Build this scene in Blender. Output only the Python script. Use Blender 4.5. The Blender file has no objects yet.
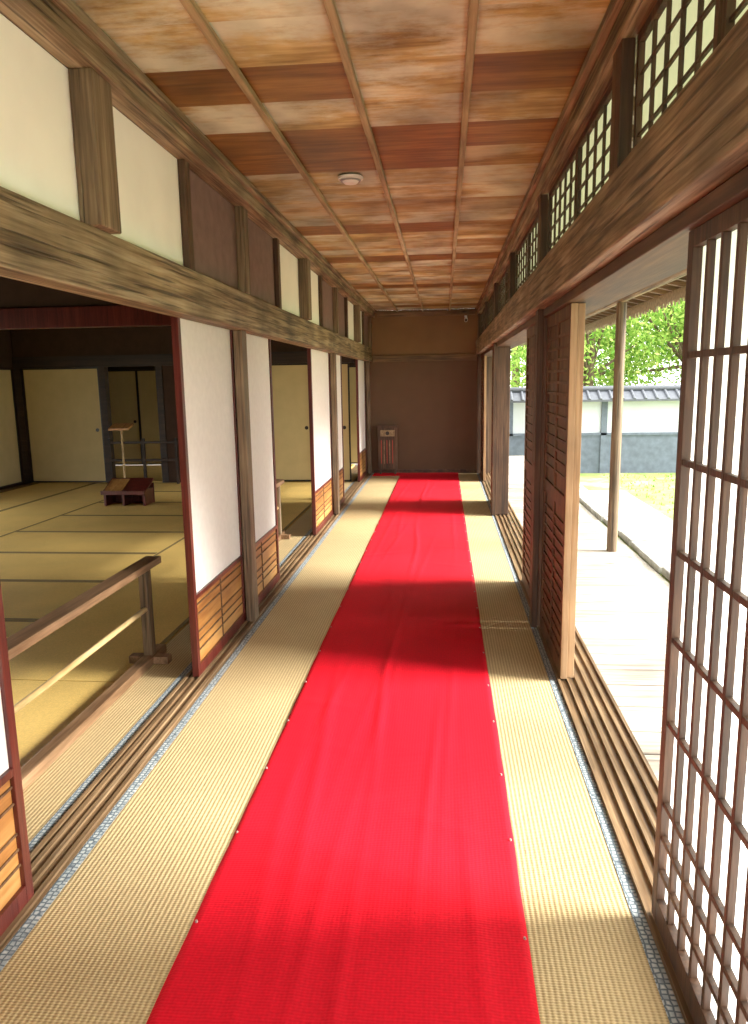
import bpy, math, random
from mathutils import Vector, Matrix
random.seed(7)
S = bpy.context.scene

# ------------------------------------------------------------------ materials
def newmat(name):
    m = bpy.data.materials.new(name); m.use_nodes = True
    nt = m.node_tree
    return m, nt, nt.nodes, nt.links, nt.nodes['Principled BSDF']

def ramp(N, stops):
    r = N.new('ShaderNodeValToRGB'); e = r.color_ramp.elements
    while len(e) < len(stops): e.new(0.5)
    for i, (p, c) in enumerate(stops):
        e[i].position = p; e[i].color = (*c, 1)
    return r

def math_(N, L, op, a, b):
    n = N.new('ShaderNodeMath'); n.operation = op
    for i, v in enumerate((a, b)):
        if isinstance(v, (int, float)): n.inputs[i].default_value = v
        else: L.new(v, n.inputs[i])
    return n.outputs[0]

def wood(name, cols, axis='Y', scale=9.0, stretch=0.06, rough=0.6, bump=0.25, island=0.0, blotch=0.3, cracks=0.0, stain=None, stain_amt=0.6):
    m, nt, N, L, P = newmat(name)
    tc = N.new('ShaderNodeTexCoord'); mp = N.new('ShaderNodeMapping')
    s = [1, 1, 1]; s['XYZ'.index(axis)] = stretch
    mp.inputs['Scale'].default_value = s
    L.new(tc.outputs['Object'], mp.inputs['Vector'])
    geo = N.new('ShaderNodeNewGeometry')
    add = N.new('ShaderNodeVectorMath'); add.operation = 'ADD'
    sc = math_(N, L, 'MULTIPLY', geo.outputs['Random Per Island'], 37.0)
    L.new(mp.outputs['Vector'], add.inputs[0]); L.new(sc, add.inputs[1])
    n = N.new('ShaderNodeTexNoise'); n.inputs['Scale'].default_value = scale
    n.inputs['Detail'].default_value = 9; n.inputs['Roughness'].default_value = 0.66
    n.inputs['Distortion'].default_value = 0.5
    L.new(add.outputs[0], n.inputs['Vector'])
    n2 = N.new('ShaderNodeTexNoise'); n2.inputs['Scale'].default_value = scale * 6
    n2.inputs['Detail'].default_value = 5
    L.new(add.outputs[0], n2.inputs['Vector'])
    f = math_(N, L, 'ADD', math_(N, L, 'MULTIPLY', n.outputs['Fac'], .6), math_(N, L, 'MULTIPLY', n2.outputs['Fac'], .4))
    r = ramp(N, [(0.38 + 0.24 * i / (len(cols) - 1), c) for i, c in enumerate(cols)])
    L.new(f, r.inputs['Fac'])
    col = r.outputs['Color']
    if stain:
        sn = N.new('ShaderNodeTexNoise'); sn.inputs['Scale'].default_value = 3.0; sn.inputs['Detail'].default_value = 8; sn.inputs['Roughness'].default_value = .7
        mp2 = N.new('ShaderNodeMapping'); s2 = [1, 1, 1]; s2['XYZ'.index(axis)] = .45; mp2.inputs['Scale'].default_value = s2
        L.new(tc.outputs['Object'], mp2.inputs['Vector']); 
        ad2 = N.new('ShaderNodeVectorMath'); ad2.operation = 'ADD'; L.new(mp2.outputs[0], ad2.inputs[0]); L.new(sc, ad2.inputs[1])
        L.new(ad2.outputs[0], sn.inputs['Vector'])
        mr_ = N.new('ShaderNodeMapRange'); mr_.inputs['From Min'].default_value = .44; mr_.inputs['From Max'].default_value = .57
        mr_.inputs['To Max'].default_value = stain_amt
        L.new(sn.outputs['Fac'], mr_.inputs['Value'])
        mix = N.new('ShaderNodeMix'); mix.data_type = 'RGBA'
        L.new(mr_.outputs[0], mix.inputs['Factor']); L.new(col, mix.inputs['A']); mix.inputs['B'].default_value = (*stain, 1)
        col = mix.outputs['Result']
    b = N.new('ShaderNodeTexNoise'); b.inputs['Scale'].default_value = 2.3; b.inputs['Detail'].default_value = 5
    L.new(tc.outputs['Object'], b.inputs['Vector'])
    mr = N.new('ShaderNodeMapRange'); mr.inputs['From Min'].default_value = 0.35; mr.inputs['From Max'].default_value = 0.65
    mr.inputs['To Min'].default_value = 1 - blotch; mr.inputs['To Max'].default_value = 1 + blotch * 0.5
    L.new(b.outputs['Fac'], mr.inputs['Value'])
    isl = N.new('ShaderNodeMapRange'); isl.inputs['To Min'].default_value = 1 - island; isl.inputs['To Max'].default_value = 1 + island
    L.new(geo.outputs['Random Per Island'], isl.inputs['Value'])
    k = math_(N, L, 'MULTIPLY', mr.outputs[0], isl.outputs[0])
    hgt = f
    if cracks:
        mp3 = N.new('ShaderNodeMapping'); s3 = [1, 1, 1]; s3['XYZ'.index(axis)] = .03; mp3.inputs['Scale'].default_value = s3
        L.new(tc.outputs['Object'], mp3.inputs['Vector'])
        cn = N.new('ShaderNodeTexNoise'); cn.inputs['Scale'].default_value = 55; cn.inputs['Detail'].default_value = 3
        L.new(mp3.outputs[0], cn.inputs['Vector'])
        cr = N.new('ShaderNodeMapRange'); cr.inputs['From Min'].default_value = .34; cr.inputs['From Max'].default_value = .45
        cr.inputs['To Min'].default_value = 1 - cracks; cr.inputs['To Max'].default_value = 1
        L.new(cn.outputs['Fac'], cr.inputs['Value'])
        kv = N.new('ShaderNodeTexVoronoi'); kv.inputs['Scale'].default_value = 2.6
        mp4 = N.new('ShaderNodeMapping'); s4 = [1, 1, 1]; s4['XYZ'.index(axis)] = .6; mp4.inputs['Scale'].default_value = s4
        L.new(tc.outputs['Object'], mp4.inputs['Vector']); L.new(mp4.outputs[0], kv.inputs['Vector'])
        kr = N.new('ShaderNodeMapRange'); kr.inputs['From Min'].default_value = .02; kr.inputs['From Max'].default_value = .09
        kr.inputs['To Min'].default_value = .35; L.new(kv.outputs['Distance'], kr.inputs['Value'])
        k = math_(N, L, 'MULTIPLY', math_(N, L, 'MULTIPLY', k, cr.outputs[0]), kr.outputs[0])
        hgt = math_(N, L, 'ADD', f, cr.outputs[0])
    vm = N.new('ShaderNodeVectorMath'); vm.operation = 'SCALE'
    L.new(col, vm.inputs[0]); L.new(k, vm.inputs['Scale'])
    L.new(vm.outputs[0], P.inputs['Base Color'])
    bp = N.new('ShaderNodeBump'); bp.inputs['Strength'].default_value = bump; bp.inputs['Distance'].default_value = 0.01
    L.new(hgt, bp.inputs['Height']); L.new(bp.outputs[0], P.inputs['Normal'])
    P.inputs['Roughness'].default_value = rough
    return m

def plain(name, col, rough=0.7, noise=0.06, nscale=12, bump=0.0, metal=0):
    m, nt, N, L, P = newmat(name)
    tc = N.new('ShaderNodeTexCoord')
    n = N.new('ShaderNodeTexNoise'); n.inputs['Scale'].default_value = nscale; n.inputs['Detail'].default_value = 5
    L.new(tc.outputs['Object'], n.inputs['Vector'])
    lo = [max(0, c * (1 - noise)) for c in col]; hi = [min(1, c * (1 + noise)) for c in col]
    r = ramp(N, [(0.3, lo), (0.7, hi)])
    L.new(n.outputs['Fac'], r.inputs['Fac']); L.new(r.outputs['Color'], P.inputs['Base Color'])
    if bump:
        bp = N.new('ShaderNodeBump'); bp.inputs['Strength'].default_value = bump; bp.inputs['Distance'].default_value = 0.01
        L.new(n.outputs['Fac'], bp.inputs['Height']); L.new(bp.outputs[0], P.inputs['Normal'])
    P.inputs['Roughness'].default_value = rough; P.inputs['Metallic'].default_value = metal
    return m

def paper(name, col, trans=0.5):
    m, nt, N, L, P = newmat(name)
    out = N['Material Output']; N.remove(P)
    tc = N.new('ShaderNodeTexCoord'); n = N.new('ShaderNodeTexNoise'); n.inputs['Scale'].default_value = 25
    L.new(tc.outputs['Object'], n.inputs['Vector'])
    r = ramp(N, [(0.3, [c * 0.95 for c in col]), (0.7, col)]); L.new(n.outputs['Fac'], r.inputs['Fac'])
    d = N.new('ShaderNodeBsdfDiffuse'); t = N.new('ShaderNodeBsdfTranslucent'); mx = N.new('ShaderNodeMixShader')
    L.new(r.outputs['Color'], d.inputs['Color']); L.new(r.outputs['Color'], t.inputs['Color'])
    mx.inputs[0].default_value = trans
    L.new(d.outputs[0], mx.inputs[1]); L.new(t.outputs[0], mx.inputs[2]); L.new(mx.outputs[0], out.inputs['Surface'])
    return m

def ribbed(name, c1, c2, axis='Y', freq=60, bump=0.3, rough=0.75, var=0.12, second=None):
    m, nt, N, L, P = newmat(name)
    tc = N.new('ShaderNodeTexCoord')
    def wave(ax, fr):
        w = N.new('ShaderNodeTexWave'); w.wave_type = 'BANDS'; w.bands_direction = ax
        w.inputs['Scale'].default_value = fr; w.inputs['Distortion'].default_value = 0.3; w.inputs['Detail'].default_value = 1
        L.new(tc.outputs['Object'], w.inputs['Vector']); return w.outputs['Fac']
    f = wave(axis, freq)
    if second:
        f = math_(N, L, 'ADD', math_(N, L, 'MULTIPLY', f, .6), math_(N, L, 'MULTIPLY', wave(*second), .4))
    r = ramp(N, [(0.0, c1), (0.7, c2)]); L.new(f, r.inputs['Fac'])
    n = N.new('ShaderNodeTexNoise'); n.inputs['Scale'].default_value = 2.2; n.inputs['Detail'].default_value = 6
    L.new(tc.outputs['Object'], n.inputs['Vector'])
    n3 = N.new('ShaderNodeTexNoise'); n3.inputs['Scale'].default_value = 90; n3.inputs['Detail'].default_value = 2
    L.new(tc.outputs['Object'], n3.inputs['Vector'])
    ad = math_(N, L, 'ADD', n.outputs['Fac'], n3.outputs['Fac'])
    mr = N.new('ShaderNodeMapRange'); mr.inputs['From Min'].default_value = 0.6; mr.inputs['From Max'].default_value = 1.4
    mr.inputs['To Min'].default_value = 1 - var; mr.inputs['To Max'].default_value = 1 + var
    L.new(ad, mr.inputs['Value'])
    vm = N.new('ShaderNodeVectorMath'); vm.operation = 'SCALE'
    L.new(r.outputs['Color'], vm.inputs[0]); L.new(mr.outputs[0], vm.inputs['Scale'])
    L.new(vm.outputs[0], P.inputs['Base Color'])
    bp = N.new('ShaderNodeBump'); bp.inputs['Strength'].default_value = bump; bp.inputs['Distance'].default_value = 0.004
    L.new(math_(N, L, 'ADD', f, math_(N, L, 'MULTIPLY', n3.outputs['Fac'], .6)), bp.inputs['Height']); L.new(bp.outputs[0], P.inputs['Normal'])
    P.inputs['Roughness'].default_value = rough
    P.inputs['Specular IOR Level'].default_value = 0.2
    return m

M = {}
M['beam']   = wood('weathered_beam_wood', [(.07,.042,.019),(.17,.115,.058),(.29,.215,.125),(.38,.305,.20)], 'Y', 13, .035, blotch=.45, cracks=.7, bump=.5, rough=.6)
M['postz']  = wood('weathered_post_wood', [(.07,.043,.022),(.165,.11,.062),(.28,.205,.125)], 'Z', 12, .04, blotch=.3, cracks=.6, bump=.5, rough=.6)
M['beamx']  = wood('cross_beam_wood', [(.07,.036,.016),(.15,.085,.037),(.25,.15,.075)], 'X', 10, .05, cracks=.4)
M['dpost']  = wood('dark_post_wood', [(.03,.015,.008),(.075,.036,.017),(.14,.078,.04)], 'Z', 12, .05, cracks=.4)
M['dbeam']  = wood('dark_beam_wood', [(.03,.013,.006),(.07,.031,.013),(.13,.064,.026)], 'Y', 12, .05)
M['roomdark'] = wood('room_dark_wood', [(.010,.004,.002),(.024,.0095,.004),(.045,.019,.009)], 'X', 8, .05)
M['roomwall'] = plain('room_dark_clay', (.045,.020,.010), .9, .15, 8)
M['lacq']   = wood('red_lacquer_wood', [(.055,.007,.005),(.09,.013,.009),(.14,.024,.016)], 'Z', 14, .05, rough=.35)
M['amber']  = wood('amber_board_wood', [(.24,.09,.02),(.40,.18,.045),(.52,.28,.09)], 'Y', 7, .1, rough=.45, island=.12)
M['cpale']  = wood('ceiling_board_pale', [(.24,.145,.035),(.44,.31,.11),(.58,.46,.22)], 'X', 7, .12, rough=.5, island=.10, blotch=.5, stain=(.58,.60,.47), stain_amt=.85)
M['cmid']   = wood('ceiling_board_mid', [(.22,.105,.018),(.37,.215,.055),(.50,.35,.14)], 'X', 7, .12, rough=.5, island=.10, blotch=.5, stain=(.52,.48,.33), stain_amt=.65)
M['cdark']  = wood('ceiling_board_dark', [(.12,.044,.007),(.21,.09,.016),(.30,.15,.035)], 'X', 7, .10, rough=.45, island=.12, blotch=.4)
M['batten'] = wood('ceiling_batten_wood', [(.21,.14,.06),(.35,.255,.13),(.48,.38,.22)], 'Y', 12, .05)
M['engawa'] = wood('veranda_board_wood', [(.28,.24,.20),(.44,.39,.33),(.56,.51,.44)], 'X', 9, .07, island=.12, cracks=.35)
M['rail']   = wood('rail_wood', [(.12,.062,.030),(.22,.125,.065),(.33,.20,.115)], 'Y', 12, .06, rough=.4)
M['bamboo'] = wood('bamboo_pole', [(.35,.22,.08),(.5,.34,.15),(.6,.44,.22)], 'Y', 10, .1, rough=.35)
M['sill']   = wood('sill_wood', [(.10,.056,.027),(.20,.122,.06),(.32,.215,.12)], 'Y', 14, .04, rough=.5, cracks=.35)
M['shojibar'] = wood('shoji_bar_wood', [(.026,.012,.006),(.058,.026,.012),(.105,.05,.024)], 'Z', 14, .08)
M['doorwood'] = wood('plank_door_wood', [(.05,.022,.009),(.11,.052,.021),(.18,.095,.042)], 'Z', 9, .06)
M['dooredge'] = wood('door_edge_wood', [(.22,.12,.055),(.34,.20,.095),(.44,.29,.16)], 'Z', 12, .05)
M['white']  = plain('white_plaster', (.91,.895,.83), .9, .03, 6)
M['mauve']  = plain('brown_mauve_plaster', (.20,.122,.105), .95, .12, 14, .05)
M['paperw'] = paper('door_paper_white', (.94,.93,.91), .25)
M['shoji']  = paper('shoji_paper', (.98,.98,.98), .75)
M['cream']  = plain('fusuma_cream_paper', (.58,.46,.22), .85, .05, 5)
M['endlow'] = plain('end_wall_clay', (.10,.052,.024), .7, .08, 4, .03)
M['endup']  = plain('end_wall_upper_clay', (.175,.095,.038), .7, .10, 3, .03)
M['black']  = plain('black_lacquer', (.015,.012,.011), .35)
M['metal']  = plain('tack_metal', (.5,.35,.33), .45, metal=.5)
M['plastic']= plain('white_plastic', (.82,.80,.76), .4, .01)
M['grey']   = plain('grey_plastic', (.28,.28,.28), .5, .01)
M['tatami'] = ribbed('tatami_straw', (.30,.205,.092), (.58,.45,.245), 'X', 21, .5, .55, .14, second=('Y', 38))
M['tatamir']= ribbed('room_tatami_straw', (.64,.43,.12), (.80,.55,.18), 'X', 60, .2, .45, .16)
M['carpet'] = ribbed('red_felt_carpet', (.545,.0010,.010), (.60,.0016,.015), 'Y', 34, .13, .8, .20, second=('X', 26))
M['heri2']  = plain('dark_mat_border', (.20,.14,.05), .8, .2, 60)
M['reed']   = plain('reed_fringe', (.30,.24,.16), .9, .3, 30)
M['tile']   = plain('roof_tile_clay', (.08,.09,.11), .6, .2, 20)
M['gwall']  = plain('garden_plaster', (.58,.64,.69), .9, .05, 3)
M['gboard'] = plain('garden_fence_board', (.12,.15,.20), .8, .2, 9)
M['stone']  = plain('edging_stone', (.34,.34,.32), .9, .3, 9, .4)
M['bark']   = plain('tree_bark', (.12,.08,.05), .9, .3, 20, .4)
M['redpaint']= plain('red_painted_wood', (.5,.03,.02), .5)

def heri():
    m, nt, N, L, P = newmat('blue_patterned_mat_border')
    tc = N.new('ShaderNodeTexCoord')
    c = N.new('ShaderNodeTexVoronoi'); c.inputs['Scale'].default_value = 60; c.feature = 'DISTANCE_TO_EDGE'
    c.inputs['Randomness'].default_value = 0.35
    L.new(tc.outputs['Object'], c.inputs['Vector'])
    r = ramp(N, [(0.06, (.08,.11,.14)), (0.18, (.33,.39,.42)), (.4, (.60,.62,.60))])
    L.new(c.outputs['Distance'], r.inputs['Fac']); L.new(r.outputs['Color'], P.inputs['Base Color'])
    P.inputs['Roughness'].default_value = .7
    return m
M['heri'] = heri()

def groundmat():
    m, nt, N, L, P = newmat('garden_ground_moss_gravel')
    tc = N.new('ShaderNodeTexCoord')
    n = N.new('ShaderNodeTexNoise'); n.inputs['Scale'].default_value = 1.4; n.inputs['Detail'].default_value = 10; n.inputs['Roughness'].default_value = .72
    L.new(tc.outputs['Object'], n.inputs['Vector'])
    r = ramp(N, [(0.36, (.42,.38,.28)), (0.45, (.28,.31,.11)), (.60, (.16,.26,.05))])
    L.new(n.outputs['Fac'], r.inputs['Fac']); L.new(r.outputs['Color'], P.inputs['Base Color'])
    n2 = N.new('ShaderNodeTexNoise'); n2.inputs['Scale'].default_value = 40
    L.new(tc.outputs['Object'], n2.inputs['Vector'])
    bp = N.new('ShaderNodeBump'); bp.inputs['Strength'].default_value = .6; L.new(n2.outputs['Fac'], bp.inputs['Height'])
    L.new(bp.outputs[0], P.inputs['Normal']); P.inputs['Roughness'].default_value = .95
    return m
M['ground'] = groundmat()
M['gravel'] = plain('garden_gravel', (.46,.43,.37), .95, .3, 50, .4)

def leafmat():
    m, nt, N, L, P = newmat('tree_leaves')
    out = N['Material Output']; N.remove(P)
    g = N.new('ShaderNodeNewGeometry')
    r = ramp(N, [(0, (.10,.24,.04)), (.5, (.28,.46,.09)), (1, (.54,.66,.20))]); L.new(g.outputs['Random Per Island'], r.inputs['Fac'])
    d = N.new('ShaderNodeBsdfDiffuse'); t = N.new('ShaderNodeBsdfTranslucent'); mx = N.new('ShaderNodeMixShader')
    L.new(r.outputs['Color'], d.inputs['Color']); L.new(r.outputs['Color'], t.inputs['Color'])
    L.new(d.outputs[0], mx.inputs[1]); L.new(t.outputs[0], mx.inputs[2]); L.new(mx.outputs[0], out.inputs['Surface'])
    return m
M['leaf'] = leafmat()

# ------------------------------------------------------------------ mesh builder
class MB:
    def __init__(s, name): s.name = name; s.v = []; s.f = []; s.m = []; s.mats = []; s.sm = []
    def mi(s, k):
        if k not in s.mats: s.mats.append(k)
        return s.mats.index(k)
    def raw(s, vs, fs, k, smooth=False):
        o = len(s.v); s.v += [tuple(v) for v in vs]; i = s.mi(k)
        for f in fs: s.f.append([o + a for a in f]); s.m.append(i); s.sm.append(smooth)
    def box(s, x0, x1, y0, y1, z0, z1, k):
        if x0 > x1: x0, x1 = x1, x0
        if y0 > y1: y0, y1 = y1, y0
        vs = [(x0,y0,z0),(x1,y0,z0),(x1,y1,z0),(x0,y1,z0),(x0,y0,z1),(x1,y0,z1),(x1,y1,z1),(x0,y1,z1)]
        s.raw(vs, [(3,2,1,0),(4,5,6,7),(0,1,5,4),(1,2,6,5),(2,3,7,6),(3,0,4,7)], k)
    def hexa(s, vs, k):
        s.raw(vs, [(3,2,1,0),(4,5,6,7),(0,1,5,4),(1,2,6,5),(2,3,7,6),(3,0,4,7)], k)
    def cyl(s, p0, p1, r, k, n=16, r1=None):
        p0, p1 = Vector(p0), Vector(p1); r1 = r if r1 is None else r1
        d = (p1 - p0).normalized(); a = d.orthogonal().normalized(); b = d.cross(a)
        vs = []
        for p, rr in ((p0, r), (p1, r1)):
            for i in range(n):
                t = 2 * math.pi * i / n; vs.append(p + a * rr * math.cos(t) + b * rr * math.sin(t))
        s.raw(vs, [(i, (i+1) % n, n + (i+1) % n, n + i) for i in range(n)], k, True)
        s.raw(vs[:n], [tuple(range(n - 1, -1, -1))], k); s.raw(vs[n:], [tuple(range(n))], k)
    def quad(s, vs, k): s.raw(vs, [tuple(range(len(vs)))], k)
    def build(s, bevel=0.0, worldorigin=False):
        me = bpy.data.meshes.new(s.name)
        xs = [v[0] for v in s.v]; ys = [v[1] for v in s.v]; zs = [v[2] for v in s.v]
        c = Vector(((min(xs)+max(xs))/2, (min(ys)+max(ys))/2, min(zs))) if not worldorigin else Vector((0,0,0))
        me.from_pydata([Vector(v) - c for v in s.v], [], s.f)
        for k in s.mats: me.materials.append(M[k])
        me.polygons.foreach_set('material_index', s.m); me.polygons.foreach_set('use_smooth', s.sm)
        me.update()
        ob = bpy.data.objects.new(s.name, me); ob.location = c; S.collection.objects.link(ob)
        if bevel:
            b = ob.modifiers.new('bevel', 'BEVEL'); b.width = bevel; b.segments = 2; b.limit_method = 'ANGLE'
        return ob

YE = 12.1      # end wall
YB = -2.6      # corridor start behind the viewer
CZ = 2.60
RB0, RB1 = 1.885, 2.10   # right head beam

# ------------------------------------------------------------------ floors
b = MB('floor'); b.box(-6.75, 0.80, YB, 15.2, -0.16, -0.03, 'sill'); b.build()
b = MB('tatami_runner'); b.box(-1.15, 0.53, YB, YE, -0.03, 0.0, 'tatami')
b.box(-1.185, -1.15, YB, YE, -0.03, 0.002, 'heri'); b.box(0.53, 0.565, YB, YE, -0.03, 0.002, 'heri'); b.build()

def carpet():
    b = MB('red_carpet'); nx, ny = 70, 480; x0, x1, y0, y1 = -0.705, 0.23, YB + .05, 11.72
    vs = []
    # long soft creases pressed into the felt
    cr = [(random.uniform(x0 + .1, x1 - .1), random.uniform(0, 11), random.uniform(-.10, .10), random.uniform(.5, 1.6), random.uniform(.002, .0045)) for _ in range(26)]
    cr += [(-.05, 2.6, .05, .7, .005), (-.52, 3.0, -.06, .8, .005), (.08, 1.9, -.04, .5, .004)]
    # short cross wrinkles
    cw = [(random.uniform(x0 + .1, x1 - .1), random.uniform(1, 9), random.uniform(-.5, .5), random.uniform(.10, .25), random.uniform(.0015, .003)) for _ in range(20)]
    for j in range(ny + 1):
        y = y0 + (y1 - y0) * j / ny
        xr = -0.27 + 0.02 * math.sin(y * 1.3) + 0.010 * math.sin(y * 3.1)
        for i in range(nx + 1):
            x = x0 + (x1 - x0) * i / nx
            ex = (0.002 * math.sin(y * 2.6) + .001 * math.sin(y * 15)) * (1 if i in (0, nx) else 0)
            z = 0.010 + 0.009 * math.exp(-((x - xr) / 0.018) ** 2) * (0.6 + 0.4 * math.sin(y * 2.1)) \
                + 0.0014 * math.sin(y * 7 + x * 3) + .0015 * math.sin(x * 14 + y * 1.1)
            for (cx, cy, sl, ln, h) in cr:
                dy = (y - cy) / ln
                if abs(dy) < 2: z += h * math.exp(-dy * dy) * math.exp(-((x - cx - sl * (y - cy)) / .018) ** 2)
            for (cx, cy, sl, ln, h) in cw:
                dx = (x - cx) / ln
                if abs(dx) < 2: z += h * math.exp(-dx * dx) * math.exp(-((y - cy - sl * (x - cx)) / .03) ** 2)
            if i in (0, nx): z = 0.001
            vs.append((x + ex, y, z))
    fs = [(j*(nx+1)+i, j*(nx+1)+i+1, (j+1)*(nx+1)+i+1, (j+1)*(nx+1)+i) for j in range(ny) for i in range(nx)]
    b.raw(vs, fs, 'carpet', True)
    b.box(-1.14, 0.23, 11.74, YE - .03, 0.001, 0.009, 'carpet')
    # upholstery tacks holding the edges
    y = 0.55
    while y < 11.5:
        for x in (-0.693, 0.218):
            yy = y + random.uniform(-.03, .03)
            b.cyl((x, yy, 0.008), (x, yy, 0.014), 0.0042, 'metal', 10, 0.003)
        y += 0.42
    b.build(worldorigin=True)
carpet()

# sills (grooved tracks)
b = MB('trim_1')
b.box(-1.335, -1.187, YB, YE, -0.03, 0.004, 'sill')
for x in (-1.205, -1.25, -1.29, -1.322): b.box(x - .008, x + .008, YB, YE, 0.004, 0.014, 'sill')
b.build()
b = MB('trim_2')
b.box(0.567, 0.80, YB, YE, -0.03, 0.002, 'sill')
for x in (0.575, 0.622, 0.664, 0.706, 0.75, 0.79): b.box(x - .007, x + .007, YB, YE, 0.002, 0.013, 'sill')
b.build()

def mat(x0, x1, y0, y1, long='Y'):
    b = MB('tatami_mat')
    g = .004; x0 += g; x1 -= g; y0 += g; y1 -= g; w = .028
    b.box(x0, x1, y0, y1, -0.03, 0.0, 'tatamir')
    if long == 'Y':
        b.box(x0, x0 + w, y0, y1, 0.0, 0.0015, 'heri2'); b.box(x1 - w, x1, y0, y1, 0.0, 0.0015, 'heri2')
    else:
        b.box(x0, x1, y0, y0 + w, 0.0, 0.0015, 'heri2'); b.box(x0, x1, y1 - w, y1, 0.0, 0.0015, 'heri2')
    b.build()
b = MB('tatami_edge_strip')
b.box(-1.62, -1.375, YB, YE, -0.03, 0.0, 'tatami'); b.box(-1.375, -1.34, YB, YE, -0.03, 0.003, 'heri'); b.build()
for j in range(6): mat(-2.58, -1.63, -.35 + 1.9 * j, 1.55 + 1.9 * j)
for j in range(12):
    y = -.35 + .95 * j
    mat(-4.48, -2.58, y, y + .95, 'X')
for j in range(6):
    y = -.35 + 1.9 * j
    mat(-5.43, -4.48, y, y + 1.9); mat(-6.38, -5.43, y, y + 1.9)
b = MB('far_room_tatami'); b.box(-6.6, -1.64, 11.2, 13.5, -.03, 0, 'tatamir'); b.build()

# ------------------------------------------------------------------ ceiling
b = MB('ceiling')
pat = ['cpale','cpale','cdark','cpale','cdark','cdark','cpale','cpale','cmid','cpale','cdark','cpale','cmid','cpale','cdark','cpale','cmid','cpale','cpale','cmid','cdark','cpale','cmid','cpale','cpale','cmid','cpale','cdark','cpale','cmid','cpale','cpale']
y = 2.80 - 0.34 * 2; i = 0
cols = ((-1.2, -.736), (-.736, -.333), (-.333, .087), (.087, .6))
while y < YE:
    k = pat[i % len(pat)]
    y1 = min(y + 0.34, YE)
    for (xa, xb) in cols:
        kk = k
        if random.random() < .10: kk = random.choice(['cpale', 'cmid'])
        b.hexa([(xa, y - .02, CZ + .012), (xb, y - .02, CZ + .012), (xb, y1, CZ), (xa, y1, CZ),
                (xa, y - .02, CZ + .02), (xb, y - .02, CZ + .02), (xb, y1, CZ + .014), (xa, y1, CZ + .014)], kk)
    y += 0.34; i += 1
y = 2.12
while y > YB:
    for (xa, xb) in cols:
        b.box(xa, xb, max(y - .34, YB), y, CZ + .002, CZ + .014, random.choice(['cpale', 'cpale', 'cmid']))
    y -= .34
b.box(-1.4, .6, YB, YE + .1, CZ + .022, CZ + .06, 'dbeam')
b.build()
for n, x in enumerate((-.736, -.333, .087)):
    b = MB('ceiling_batten'); b.box(x - .014, x + .014, YB, YE, CZ - .028, CZ - .001, 'batten'); b.build(.004)
b = MB('trim_3'); b.box(-1.2, -1.10, YB, YE, 2.50, CZ, 'beam'); b.box(-1.10, -1.07, YB, YE, 2.565, CZ, 'beam'); b.build(.004)
b = MB('trim_4'); b.box(.52, .62, YB, YE, 2.50, CZ, 'beam'); b.box(.49, .52, YB, YE, 2.565, CZ, 'beam'); b.build(.004)
b = MB('trim_5'); b.box(-1.26, -1.155, YB, YE, 1.81, 2.02, 'beam'); b.build(.006)
b = MB('trim_6'); b.box(-1.34, -1.262, YB, YE, 1.845, 1.88, 'dbeam'); b.build(.002)
b = MB('trim_7'); b.box(.50, .62, YB, YE, RB0, RB1, 'beam'); b.build(.006)
b = MB('trim_8'); b.box(.56, .78, YB, YE, 1.84, RB0 - .002, 'dbeam'); b.box(.622, .78, YB, YE, RB0, 1.98, 'dbeam'); b.build(.003)

# ------------------------------------------------------------------ left wall: upper panels
b = MB('wall_left')
bays = [(-2.6,.65,'white'),(.65,1.6,'white'),(1.6,2.55,'white'),(2.55,3.5,'white'),(3.5,4.45,'mauve'),(4.45,5.4,'mauve'),(5.4,6.35,'white'),(6.35,7.3,'white'),
        (7.3,8.25,'mauve'),(8.25,9.2,'mauve'),(9.2,10.15,'white'),(10.15,11.1,'white'),(11.1,12.1,'mauve')]
for y0, y1, k in bays:
    b.box(-1.235, -1.20, y0, y1, 2.02, 2.50, k)
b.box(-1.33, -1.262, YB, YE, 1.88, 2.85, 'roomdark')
b.build()
for y in (2.55, 6.35, 10.15):
    b = MB('wall_strut'); b.box(-1.199, -1.12, y - .075, y + .075, 2.02, 2.50, 'postz'); b.build(.005)
for y in (1.6, 3.5, 5.4, 7.3, 9.2, 11.1):
    b = MB('wall_strut'); b.box(-1.199, -1.165, y - .035, y + .035, 2.02, 2.50, 'dpost'); b.build(.004)
for y in (.65, 4.45, 8.25, 12.03):
    b = MB('wooden_post')
    b.box(-1.243, -1.19, y - .055, y + .055, 0.014, 1.81, 'postz'); b.box(-1.199, -1.15, y - .055, y + .055, 2.02, 2.50, 'postz')
    b.build(.005)

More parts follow.
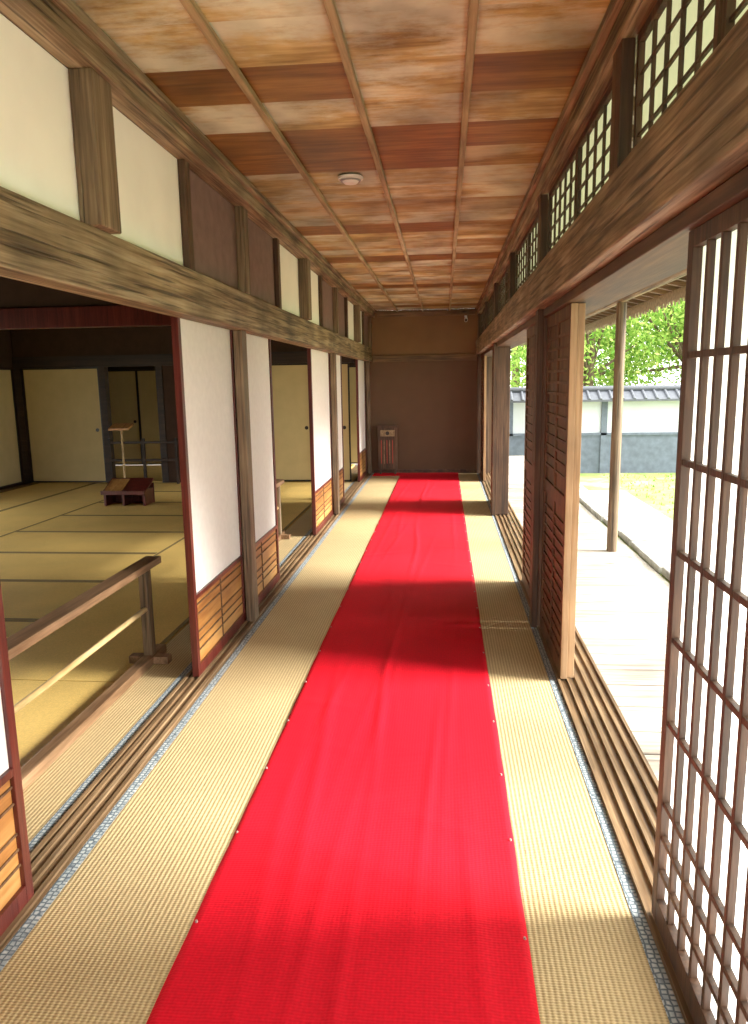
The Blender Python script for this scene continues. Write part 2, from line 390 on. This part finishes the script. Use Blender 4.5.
# ------------------------------------------------------------------ left sliding doors
dn = [0]
def door_left(y0, y1, x):
    dn[0] += 1
    b = MB('door_%d' % dn[0]); t = .017; z0, z1, zk = .016, 1.843, .43; st = .036
    b.box(x - t, x + t, y0, y0 + st, z0, z1, 'lacq'); b.box(x - t, x + t, y1 - st, y1, z0, z1, 'lacq')
    b.box(x - t, x + t, y0 + st, y1 - st, z1 - .03, z1, 'lacq'); b.box(x - t, x + t, y0 + st, y1 - st, z0, z0 + .055, 'lacq')
    b.box(x - t, x + t, y0 + st, y1 - st, zk - .012, zk + .012, 'lacq')
    b.box(x - .004, x + .006, y0 + st, y1 - st, zk + .012, z1 - .03, 'paperw')
    for zz in (.75, 1.08, 1.42): b.box(x - .010, x - .004, y0 + st, y1 - st, zz - .006, zz + .006, 'batten')
    for i in range(1, 4):
        yy = y0 + st + (y1 - y0 - 2 * st) * i / 4; b.box(x - .010, x - .004, yy - .006, yy + .006, zk, z1 - .04, 'batten')
    n = 2; h = (zk - .012 - z0 - .055) / n
    for i in range(n):
        b.box(x - .004, x + .004, y0 + st, y1 - st, z0 + .055 + h * i, z0 + .055 + h * (i + 1), 'amber')
    for q in (.20, .34, .48, .75, .9):
        zz = z0 + .055 + 2 * h * q; b.box(x + .004, x + .010, y0 + st, y1 - st, zz - .004, zz + .004, 'doorwood')
    yy = (y0 + y1) / 2; b.box(x + .004, x + .010, yy - .005, yy + .005, z0 + .055, zk - .012, 'doorwood')
    b.build(.0015)
for a, c, x in ((.95,1.86,-1.226),(.72,1.66,-1.27),(3.50,4.44,-1.27),(4.45,5.42,-1.27),(4.6,5.30,-1.31),
                (7.05,8.24,-1.27),(8.25,9.2,-1.27),(10.95,11.95,-1.27)):
    door_left(a, c, x)
# ------------------------------------------------------------------ right wall
for y in (.65, 4.45, 8.25, 12.03):
    b = MB('wooden_post'); b.box(.53, .565, y - .055, y + .055, 0.003, RB0, 'dpost')
    b.box(.565, .71, y - .055, y + .055, 0.014, 1.838, 'dpost')
    b.box(.53, .572, y - .055, y + .055, RB1, 2.50, 'dpost'); b.build(.004)
for y in (2.55, 6.35, 10.15):
    b = MB('wall_strut'); b.box(.53, .572, y - .06, y + .06, RB1, 2.50, 'dpost'); b.build(.004)

wn = [0]
def window(y0, y1):
    wn[0] += 1
    b = MB('window_%d' % wn[0]); x = .585; z0, z1 = RB1 + .002, 2.498; t = .012; st = .026
    b.box(x - t, x + t, y0, y0 + st, z0, z1, 'shojibar'); b.box(x - t, x + t, y1 - st, y1, z0, z1, 'shojibar')
    b.box(x - t, x + t, y0 + st, y1 - st, z0, z0 + .026, 'shojibar'); b.box(x - t, x + t, y0 + st, y1 - st, z1 - .026, z1, 'shojibar')
    n = 5
    for i in range(1, n):
        yy = y0 + st + (y1 - y0 - 2 * st) * i / n; b.box(x - .007, x + .004, yy - .0055, yy + .0055, z0 + .026, z1 - .026, 'shojibar')
    for i in range(1, 4):
        zz = z0 + .026 + (z1 - z0 - .052) * i / 4; b.box(x - .006, x + .003, y0 + st, y1 - st, zz - .0045, zz + .0045, 'shojibar')
    b.quad([(x + .006, y0 + st, z0 + .026), (x + .006, y1 - st, z0 + .026), (x + .006, y1 - st, z1 - .026), (x + .006, y0 + st, z1 - .026)], 'shoji')
    b.build()
for y0, y1 in ((-1.2,-.3),(-.3,.58),(.72,1.75),(1.77,2.48),(2.62,3.49),(3.51,4.38),(4.52,5.39),(5.41,6.28),(6.42,7.29),(7.31,8.18),(8.32,9.19),(9.21,10.08),(10.22,11.09),(11.11,11.96)):
    window(y0, y1)

def shoji(y0, y1, x):
    dn[0] += 1
    b = MB('door_%d' % dn[0]); t = .016; st = .038; z0, z1 = .014, 1.838
    b.box(x - t, x + t, y0, y0 + st, z0, z1, 'shojibar'); b.box(x - t, x + t, y1 - st, y1, z0, z1, 'shojibar')
    b.box(x - t, x + t, y0 + st, y1 - st, z0, z0 + .07, 'shojibar'); b.box(x - t, x + t, y0 + st, y1 - st, z1 - .04, z1, 'shojibar')
    n = 10
    for i in range(1, n):
        yy = y0 + st + (y1 - y0 - 2 * st) * i / n; b.box(x - .013, x + .004, yy - .008, yy + .008, z0 + .07, z1 - .04, 'shojibar')
    for zz in (.17, .27, .37, .60, .83, 1.06, 1.29, 1.55): b.box(x - .012, x + .003, y0 + st, y1 - st, zz - .008, zz + .008, 'shojibar')
    b.quad([(x + .007, y0 + st, z0 + .07), (x + .007, y1 - st, z0 + .07), (x + .007, y1 - st, z1 - .04), (x + .007, y0 + st, z1 - .04)], 'shoji')
    b.build(.0015)
shoji(.95, 1.92, .598)

def plankdoor(y0, y1, x, t=.016):
    dn[0] += 1
    b = MB('door_%d' % dn[0]); st = .05; z0, z1 = .014, 1.838
    b.box(x - t, x + t, y0, y0 + .012, z0, z1, 'dooredge'); b.box(x - t, x + t, y0 + .012, y0 + st, z0, z1, 'doorwood')
    b.box(x - t, x + t, y1 - st, y1, z0, z1, 'doorwood')
    b.box(x - t, x + t, y0 + st, y1 - st, z0, z0 + .08, 'doorwood'); b.box(x - t, x + t, y0 + st, y1 - st, z1 - .06, z1, 'doorwood')
    b.box(x - t, x + t, y0 + st, y1 - st, .86, .93, 'doorwood')
    b.box(x - .005, x + .005, y0 + st, y1 - st, z0 + .08, z1 - .06, 'doorwood')
    zz = z0 + .13
    while zz < z1 - .09:
        if not .82 < zz < .96: b.box(x - .013, x - .005, y0 + st, y1 - st, zz - .008, zz + .008, 'doorwood')
        zz += .058
    ym = (y0 + y1) / 2; b.box(x - .015, x - .005, ym - .012, ym + .012, z0 + .08, z1 - .06, 'doorwood')
    b.build(.0015)
for y0, y1, x in ((3.58,4.385,.598),(3.60,4.385,.634),(4.515,5.45,.598),(4.515,5.45,.636),
                  (8.315,9.25,.598),(8.315,9.2,.636),(11.02,11.95,.598)):
    plankdoor(y0, y1, x)

# ------------------------------------------------------------------ end wall
b = MB('wall_end')
b.box(-1.4, .80, YE, YE + .1, -0.03, 1.85, 'endlow'); b.box(-1.4, .80, YE, YE + .1, 1.85, 2.60, 'endup')
b.box(-1.14, .52, YE - .03, YE - .001, 1.80, 1.90, 'beamx'); b.box(-1.06, .485, YE - .03, YE - .001, 2.50, 2.565, 'beamx'); b.build(.003)
b = MB('baseboard_end'); b.box(-1.15, .52, YE - .02, YE - .001, 0.0, .06, 'dbeam'); b.build()

b = MB('notice_board_stand')
x0, x1, yy = -1.06, -.75, 11.93
b.box(x0, x1, yy - .015, yy + .015, .10, .76, 'dpost')
b.box(x0 - .02, x1 + .02, yy - .03, yy + .03, .76, .79, 'dpost'); b.box(x0 + .02, x0 + .05, yy - .02, yy + .02, .0095, .10, 'dpost'); b.box(x1 - .05, x1 - .02, yy - .02, yy + .02, .0095, .10, 'dpost')
b.box(x0 + .04, x1 - .04, yy - .018, yy - .015, .62, .72, 'batten')
for k in range(5): b.box(x0 + .05 + .045 * k, x0 + .058 + .045 * k, yy - .018, yy - .015, .18, .56, 'batten' if k % 2 else 'redpaint')
b.cyl((x0 + .155, yy - .02, .67), (x0 + .155, yy - .015, .67), .03, 'black', 20)
b.build()

b = MB('smoke_detector')
b.cyl((-.51, 4.28, CZ), (-.51, 4.28, CZ - .012), .070, 'plastic', 32, .068)
b.cyl((-.51, 4.28, CZ - .012), (-.51, 4.28, CZ - .032), .055, 'plastic', 32, .035)
b.cyl((-.51, 4.28, CZ - .016), (-.51, 4.28, CZ - .022), .057, 'grey', 32, .054); b.build()
b = MB('security_camera')
b.box(.32, .36, 12.04, 12.07, 2.42, 2.49, 'plastic'); b.cyl((.34, 12.04, 2.44), (.34, 11.93, 2.41), .028, 'plastic', 18); b.cyl((.34, 11.93, 2.41), (.34, 11.922, 2.408), .022, 'black', 18); b.build()

# ------------------------------------------------------------------ handrails
def rail(y0, y1, x=-1.60):
    b = MB('handrail')
    b.box(x - .03, x + .03, y0, y1, 0.002, .05, 'rail')
    for yp in (y0 + .12, y1 - .16):
        b.box(x - .026, x + .026, yp - .026, yp + .026, .05, .53, 'postz')
        b.box(x - .11, x + .11, yp - .03, yp + .03, 0.002, .045, 'rail')
    b.box(x - .044, x + .044, y0 - .02, y1 - .02, .53, .568, 'rail')
    b.cyl((x, y0 + .02, .31), (x, y1 - .12, .31), .014, 'bamboo', 14)
    b.build(.004)
rail(1.3, 3.88); rail(5.35, 7.1); rail(9.3, 10.9)

# ------------------------------------------------------------------ left room shell
RC = 2.85
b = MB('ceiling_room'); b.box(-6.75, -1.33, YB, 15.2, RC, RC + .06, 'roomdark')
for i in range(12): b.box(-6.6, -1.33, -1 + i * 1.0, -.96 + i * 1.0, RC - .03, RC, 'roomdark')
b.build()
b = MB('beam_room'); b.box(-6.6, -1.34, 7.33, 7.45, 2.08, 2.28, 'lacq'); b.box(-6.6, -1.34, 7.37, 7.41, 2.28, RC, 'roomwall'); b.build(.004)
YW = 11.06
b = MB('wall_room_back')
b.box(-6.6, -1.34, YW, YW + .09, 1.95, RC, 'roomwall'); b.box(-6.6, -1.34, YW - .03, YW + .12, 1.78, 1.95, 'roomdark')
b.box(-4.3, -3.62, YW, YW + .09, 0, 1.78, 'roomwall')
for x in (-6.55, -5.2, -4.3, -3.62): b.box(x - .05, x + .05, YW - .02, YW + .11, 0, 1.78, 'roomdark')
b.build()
def fusuma(x0, x1, y, z1=1.775):
    dn[0] += 1
    b = MB('door_%d' % dn[0]); t = .013; s = .022
    b.box(x0 + s, x1 - s, y - .008, y + .008, .004 + s, z1 - s, 'cream')
    b.box(x0, x0 + s, y - t, y + t, .004, z1, 'black'); b.box(x1 - s, x1, y - t, y + t, .004, z1, 'black')
    b.box(x0 + s, x1 - s, y - t, y + t, .004, .004 + s, 'black'); b.box(x0 + s, x1 - s, y - t, y + t, z1 - s, z1, 'black')
    b.cyl((x1 - .09, y - .008, .82), (x1 - .09, y - .014, .82), .028, 'black', 20); b.build()
fusuma(-6.49, -5.26, YW + .03)
fusuma(-3.56, -2.62, YW + .03); fusuma(-2.62, -1.98, YW + .06); fusuma(-1.98, -1.40, YW + .03)
for i in range(6): fusuma(-6.55 + .85 * i, -5.70 + .85 * i, 13.55, 1.775)
b = MB('wall_room_far'); b.box(-6.75, -1.3, 13.63, 13.7, 0, RC, 'roomwall'); b.box(-6.6, -1.3, 13.53, 13.63, 1.777, 1.93, 'roomdark'); b.build()
b = MB('low_fence')
for z in (.35, .62): b.box(-5.1, -4.0, YW - .19, YW - .155, z, z + .035, 'roomdark')
for x in (-5.08, -4.55, -4.04): b.box(x - .02, x + .02, YW - .195, YW - .15, 0.002, .70, 'roomdark')
b.build(.003)
b = MB('wall_room_left')
b.box(-6.75, -6.62, YB, 13.6, 1.78, RC, 'roomwall'); b.box(-6.75, -6.62, 8.6, 9.42, 0, 1.78, 'roomwall'); b.box(-6.75, -6.68, 9.42, 13.6, -.03, 1.78, 'roomwall')
b.box(-6.75, -6.62, YB, 3.9, 0, 1.78, 'roomwall')
for y in (3.9, 6.3, 8.54): b.box(-6.75, -6.62, y - .06, y + .06, 0, 1.78, 'roomdark')
b.build()
dn[0] += 1
b = MB('door_%d' % dn[0])
for y0 in (9.43, 10.25):
    b.box(-6.66, -6.645, y0 + .02, y0 + .78, .026, 1.755, 'cream')
    b.box(-6.665, -6.64, y0, y0 + .02, .004, 1.775, 'black'); b.box(-6.665, -6.64, y0 + .78, y0 + .80, .004, 1.775, 'black'); b.box(-6.665, -6.64, y0 + .02, y0 + .78, .004, .026, 'black'); b.box(-6.665, -6.64, y0 + .02, y0 + .78, 1.755, 1.775, 'black')
b.build()
b = MB('wall_room_near'); b.box(-6.75, -1.34, YB - .1, YB, -.03, RC, 'roomwall'); b.build()

b = MB('reading_desk')
cx, cy = -4.0, 9.0; q = .002
b.box(cx - .27, cx - .24, cy - .14, cy + .14, q, .20, 'lacq'); b.box(cx + .24, cx + .27, cy - .14, cy + .14, q, .20, 'lacq')
b.box(cx - .03, cx + .0, cy - .14, cy + .14, q, .2, 'lacq')
b.hexa([(cx-.28, cy-.18, .15), (cx+.28, cy-.18, .15), (cx+.28, cy+.16, .30), (cx-.28, cy+.16, .30),
        (cx-.28, cy-.18, .17), (cx+.28, cy-.18, .17), (cx+.28, cy+.16, .32), (cx-.28, cy+.16, .32)], 'lacq')
b.box(cx - .28, cx + .28, cy - .20, cy - .18, .15, .20, 'lacq')
b.hexa([(cx-.26, cy-.15, .185), (cx-.02, cy-.15, .185), (cx-.02, cy+.12, .304), (cx-.26, cy+.12, .304),
        (cx-.26, cy-.15, .192), (cx-.02, cy-.15, .192), (cx-.02, cy+.12, .311), (cx-.26, cy+.12, .311)], 'amber')
b.box(cx - .28, cx + .28, cy + .13, cy + .15, q, .26, 'lacq')
b.build(.003)
b = MB('signboard_stand')
cx, cy = -4.35, 9.7
b.cyl((cx, cy, .03), (cx, cy, .92), .014, 'bamboo', 12); b.box(cx - .14, cx + .14, cy - .14, cy + .14, q, .03, 'rail')
b.hexa([(cx-.14, cy-.10, .90), (cx+.14, cy-.10, .90), (cx+.14, cy+.10, .96), (cx-.14, cy+.10, .96),
        (cx-.14, cy-.10, .93), (cx+.14, cy-.10, .93), (cx+.14, cy+.10, .99), (cx-.14, cy+.10, .99)], 'amber')
b.build(.003)

# ------------------------------------------------------------------ veranda, eaves, garden
b = MB('veranda_deck')
y = YB
while y < 15:
    w = random.uniform(.20, .26); b.box(.81, 1.62, y, y + w - .010, -.07, -.035, 'engawa'); y += w
b.box(1.55, 1.60, YB, 15, -.16, -.071, 'engawa'); b.box(.83, .88, YB, 15, -.45, -.071, 'engawa')
for yy in (1, 2.85, 4.75, 6.65, 8.55, 10.45, 12.35): b.box(1.5, 1.58, yy - .04, yy + .04, -.45, -.16, 'engawa')
b.build(.003)
for y in (-.95, 2.85, 6.65, 10.45):
    b = MB('veranda_post'); b.cyl((1.50, y, -.035), (1.50, y, 2.118), .046, 'postz', 20, .042); b.build()
b = MB('veranda_beam'); b.cyl((1.50, YB, 2.17), (1.50, 15, 2.17), .05, 'beam', 18); b.build()
b = MB('eaves')
def zr(x): return 2.62 - (x - .64) * .235
yy = YB
while yy < 15:
    b.hexa([(.64, yy, zr(.64)), (2.15, yy, zr(2.15)), (2.15, yy + .05, zr(2.15)), (.64, yy + .05, zr(.64)),
            (.64, yy, zr(.64) + .055), (2.15, yy, zr(2.15) + .055), (2.15, yy + .05, zr(2.15) + .055), (.64, yy + .05, zr(.64) + .055)], 'beamx')
    yy += .30
b.hexa([(.64, YB, zr(.64) + .056), (2.25, YB, zr(2.25) + .056), (2.25, 15, zr(2.25) + .056), (.64, 15, zr(.64) + .056),
        (.64, YB, zr(.64) + .10), (2.25, YB, zr(2.25) + .10), (2.25, 15, zr(2.25) + .10), (.64, 15, zr(.64) + .10)], 'engawa')
b.box(2.15, 2.18, YB, 15, zr(2.15), zr(2.15) + .05, 'beamx')
b.build()
b = MB('reed_blind_fringe')
yy = YB
while yy < 15:
    h = random.uniform(.09, .15); b.box(2.10, 2.108, yy, yy + .022, zr(2.1) - h, zr(2.1) - .002, 'reed'); yy += .030
b.build()
b = MB('roof'); b.box(-7.2, .85, YB - .3, 15.4, 2.95, 3.1, 'tile'); b.build()

b = MB('ground'); b.box(-40, 60, -30, 70, -.6, -.45, 'ground'); b.build()
b = MB('gravel_path'); b.box(1.66, 2.12, -8, 15.2, -.45, -.43, 'gravel'); b.box(2.48, 3.1, -8, 13, -.45, -.43, 'gravel'); b.build()
b = MB('gravel_bounce_slab'); b.box(-24, -7.0, -8, 20, -.45, -.43, 'gravel'); b.build()  # unseen gravel, added to replace the ground's green bounce into the left room
b = MB('stone_edging')
yy = -2
while yy < 15:
    l = random.uniform(.35, .6); w = random.uniform(0, .03)
    b.box(2.16 - w, 2.42 + w, yy, yy + l - .02, -.45, -.38 + random.uniform(0, .02), 'stone'); yy += l
b.build(.015)
b = MB('moss_tufts')
for i in range(5000):
    x = random.uniform(3.18, 9); y = random.uniform(2, 15.3)
    h = random.uniform(.02, .06); a = random.uniform(0, 6.28); s_ = random.uniform(.01, .025)
    p = Vector((x, y, -.45)); u = Vector((math.cos(a) * s_, math.sin(a) * s_, 0))
    b.quad([p - u, p + u, p + Vector((random.uniform(-.02, .02), random.uniform(-.02, .02), h))], 'leaf')
b.build()
b = MB('garden_wall')
Y = 15.6
b.box(1.2, 22, Y, Y + .2, -.45, .35, 'gboard'); b.box(1.2, 22, Y + .02, Y + .18, .35, 1.02, 'gwall'); b.box(1.2, 22, Y - .03, Y + .23, .33, .38, 'gboard')
x = 1.3
while x < 22:
    b.box(x, x + .12, Y - .03, Y, -.45, 1.02, 'gboard'); x += 1.9
b.hexa([(1.1, Y - .25, 1.02), (22, Y - .25, 1.02), (22, Y + .1, 1.02), (1.1, Y + .1, 1.02), (1.1, Y - .25, 1.06), (22, Y - .25, 1.06), (22, Y + .1, 1.24), (1.1, Y + .1, 1.24)], 'tile')
b.hexa([(1.1, Y + .1, 1.02), (22, Y + .1, 1.02), (22, Y + .45, 1.02), (1.1, Y + .45, 1.02), (1.1, Y + .1, 1.24), (22, Y + .1, 1.24), (22, Y + .45, 1.06), (1.1, Y + .45, 1.06)], 'tile')
x = 1.15
while x < 22:
    b.cyl((x, Y - .25, 1.06), (x, Y + .1, 1.245), .03, 'tile', 8); x += .22
b.cyl((1.1, Y + .1, 1.27), (22, Y + .1, 1.27), .06, 'tile', 10)
b.build()

def tree(x, y, h, r, n):
    b = MB('garden_tree')
    b.cyl((x, y, -.45), (x + .1, y, h * .6), .16, 'bark', 12, .09)
    cl = []
    for i in range(16):
        a = random.uniform(0, 6.28); rr = r * random.uniform(.2, .85); z = h * random.uniform(.30, 1.0)
        p = Vector((x + rr * math.cos(a), y + rr * math.sin(a), z)); cl.append(p)
        b.cyl((x + .05, y, h * .35), p, .05, 'bark', 6, .015)
    for i in range(n):
        p = random.choice(cl) + Vector((random.gauss(0, .5), random.gauss(0, .5), random.gauss(0, .4)))
        if p.y < 16.2: p.y = 16.2 + random.random()
        u = Vector((random.gauss(0, 1), random.gauss(0, 1), random.gauss(0, 1))).normalized(); v = u.orthogonal().normalized()
        s = random.uniform(.045, .09)
        b.quad([p - u * s, p - v * s * .5, p + u * s, p + v * s * .5], 'leaf')
    b.build()
for x, y, h, r in ((3.4, 18.5, 4.2, 1.8), (6.0, 19.5, 5.0, 2.2), (8.8, 18.8, 4.6, 2.0), (5.0, 23, 7.0, 3.0), (9.5, 24, 7.5, 3.0), (12.5, 20, 5.5, 2.4), (2.2, 24, 6.5, 2.6), (7.2, 21.5, 6.0, 2.6), (14, 25, 7.5, 3.2)):
    tree(x, y, h, r, 9000)

# ------------------------------------------------------------------ light
w = bpy.data.worlds.new('overcast_sky'); S.world = w; w.use_nodes = True
bg = w.node_tree.nodes['Background']; bg.inputs['Color'].default_value = (1, .985, .95, 1); bg.inputs['Strength'].default_value = 4.6
sd = bpy.data.lights.new('hazy_sun', 'SUN'); sd.energy = 18; sd.angle = math.radians(26); sd.color = (1, .95, .85)
so = bpy.data.objects.new('hazy_sun', sd); S.collection.objects.link(so)
e = math.radians(29); d = Vector((-math.cos(e), .04, -math.sin(e)))
so.rotation_euler = d.to_track_quat('-Z', 'Y').to_euler(); so.location = (8, 3, 8)

# ------------------------------------------------------------------ camera
cd = bpy.data.cameras.new('camera'); cam = bpy.data.objects.new('camera', cd); S.collection.objects.link(cam)
cd.sensor_fit = 'VERTICAL'; cd.sensor_height = 36; cd.sensor_width = 26.3; cd.lens = 26.02; cd.clip_start = .02
yc = Vector((.0927, .1749, -.9802)).normalized(); zc = Vector((-.0160, .9845, .1746)); zc = (zc - yc * zc.dot(yc)).normalized(); xc = yc.cross(zc)
R = Matrix((xc, yc, zc))
mw = R.to_4x4(); mw.translation = Vector((0, 0, 1.5)); cam.matrix_world = mw
S.camera = cam
S.view_settings.view_transform = 'Standard'
S.view_settings.look = 'None'
S.view_settings.exposure = 0.08
S.view_settings.gamma = 1.05
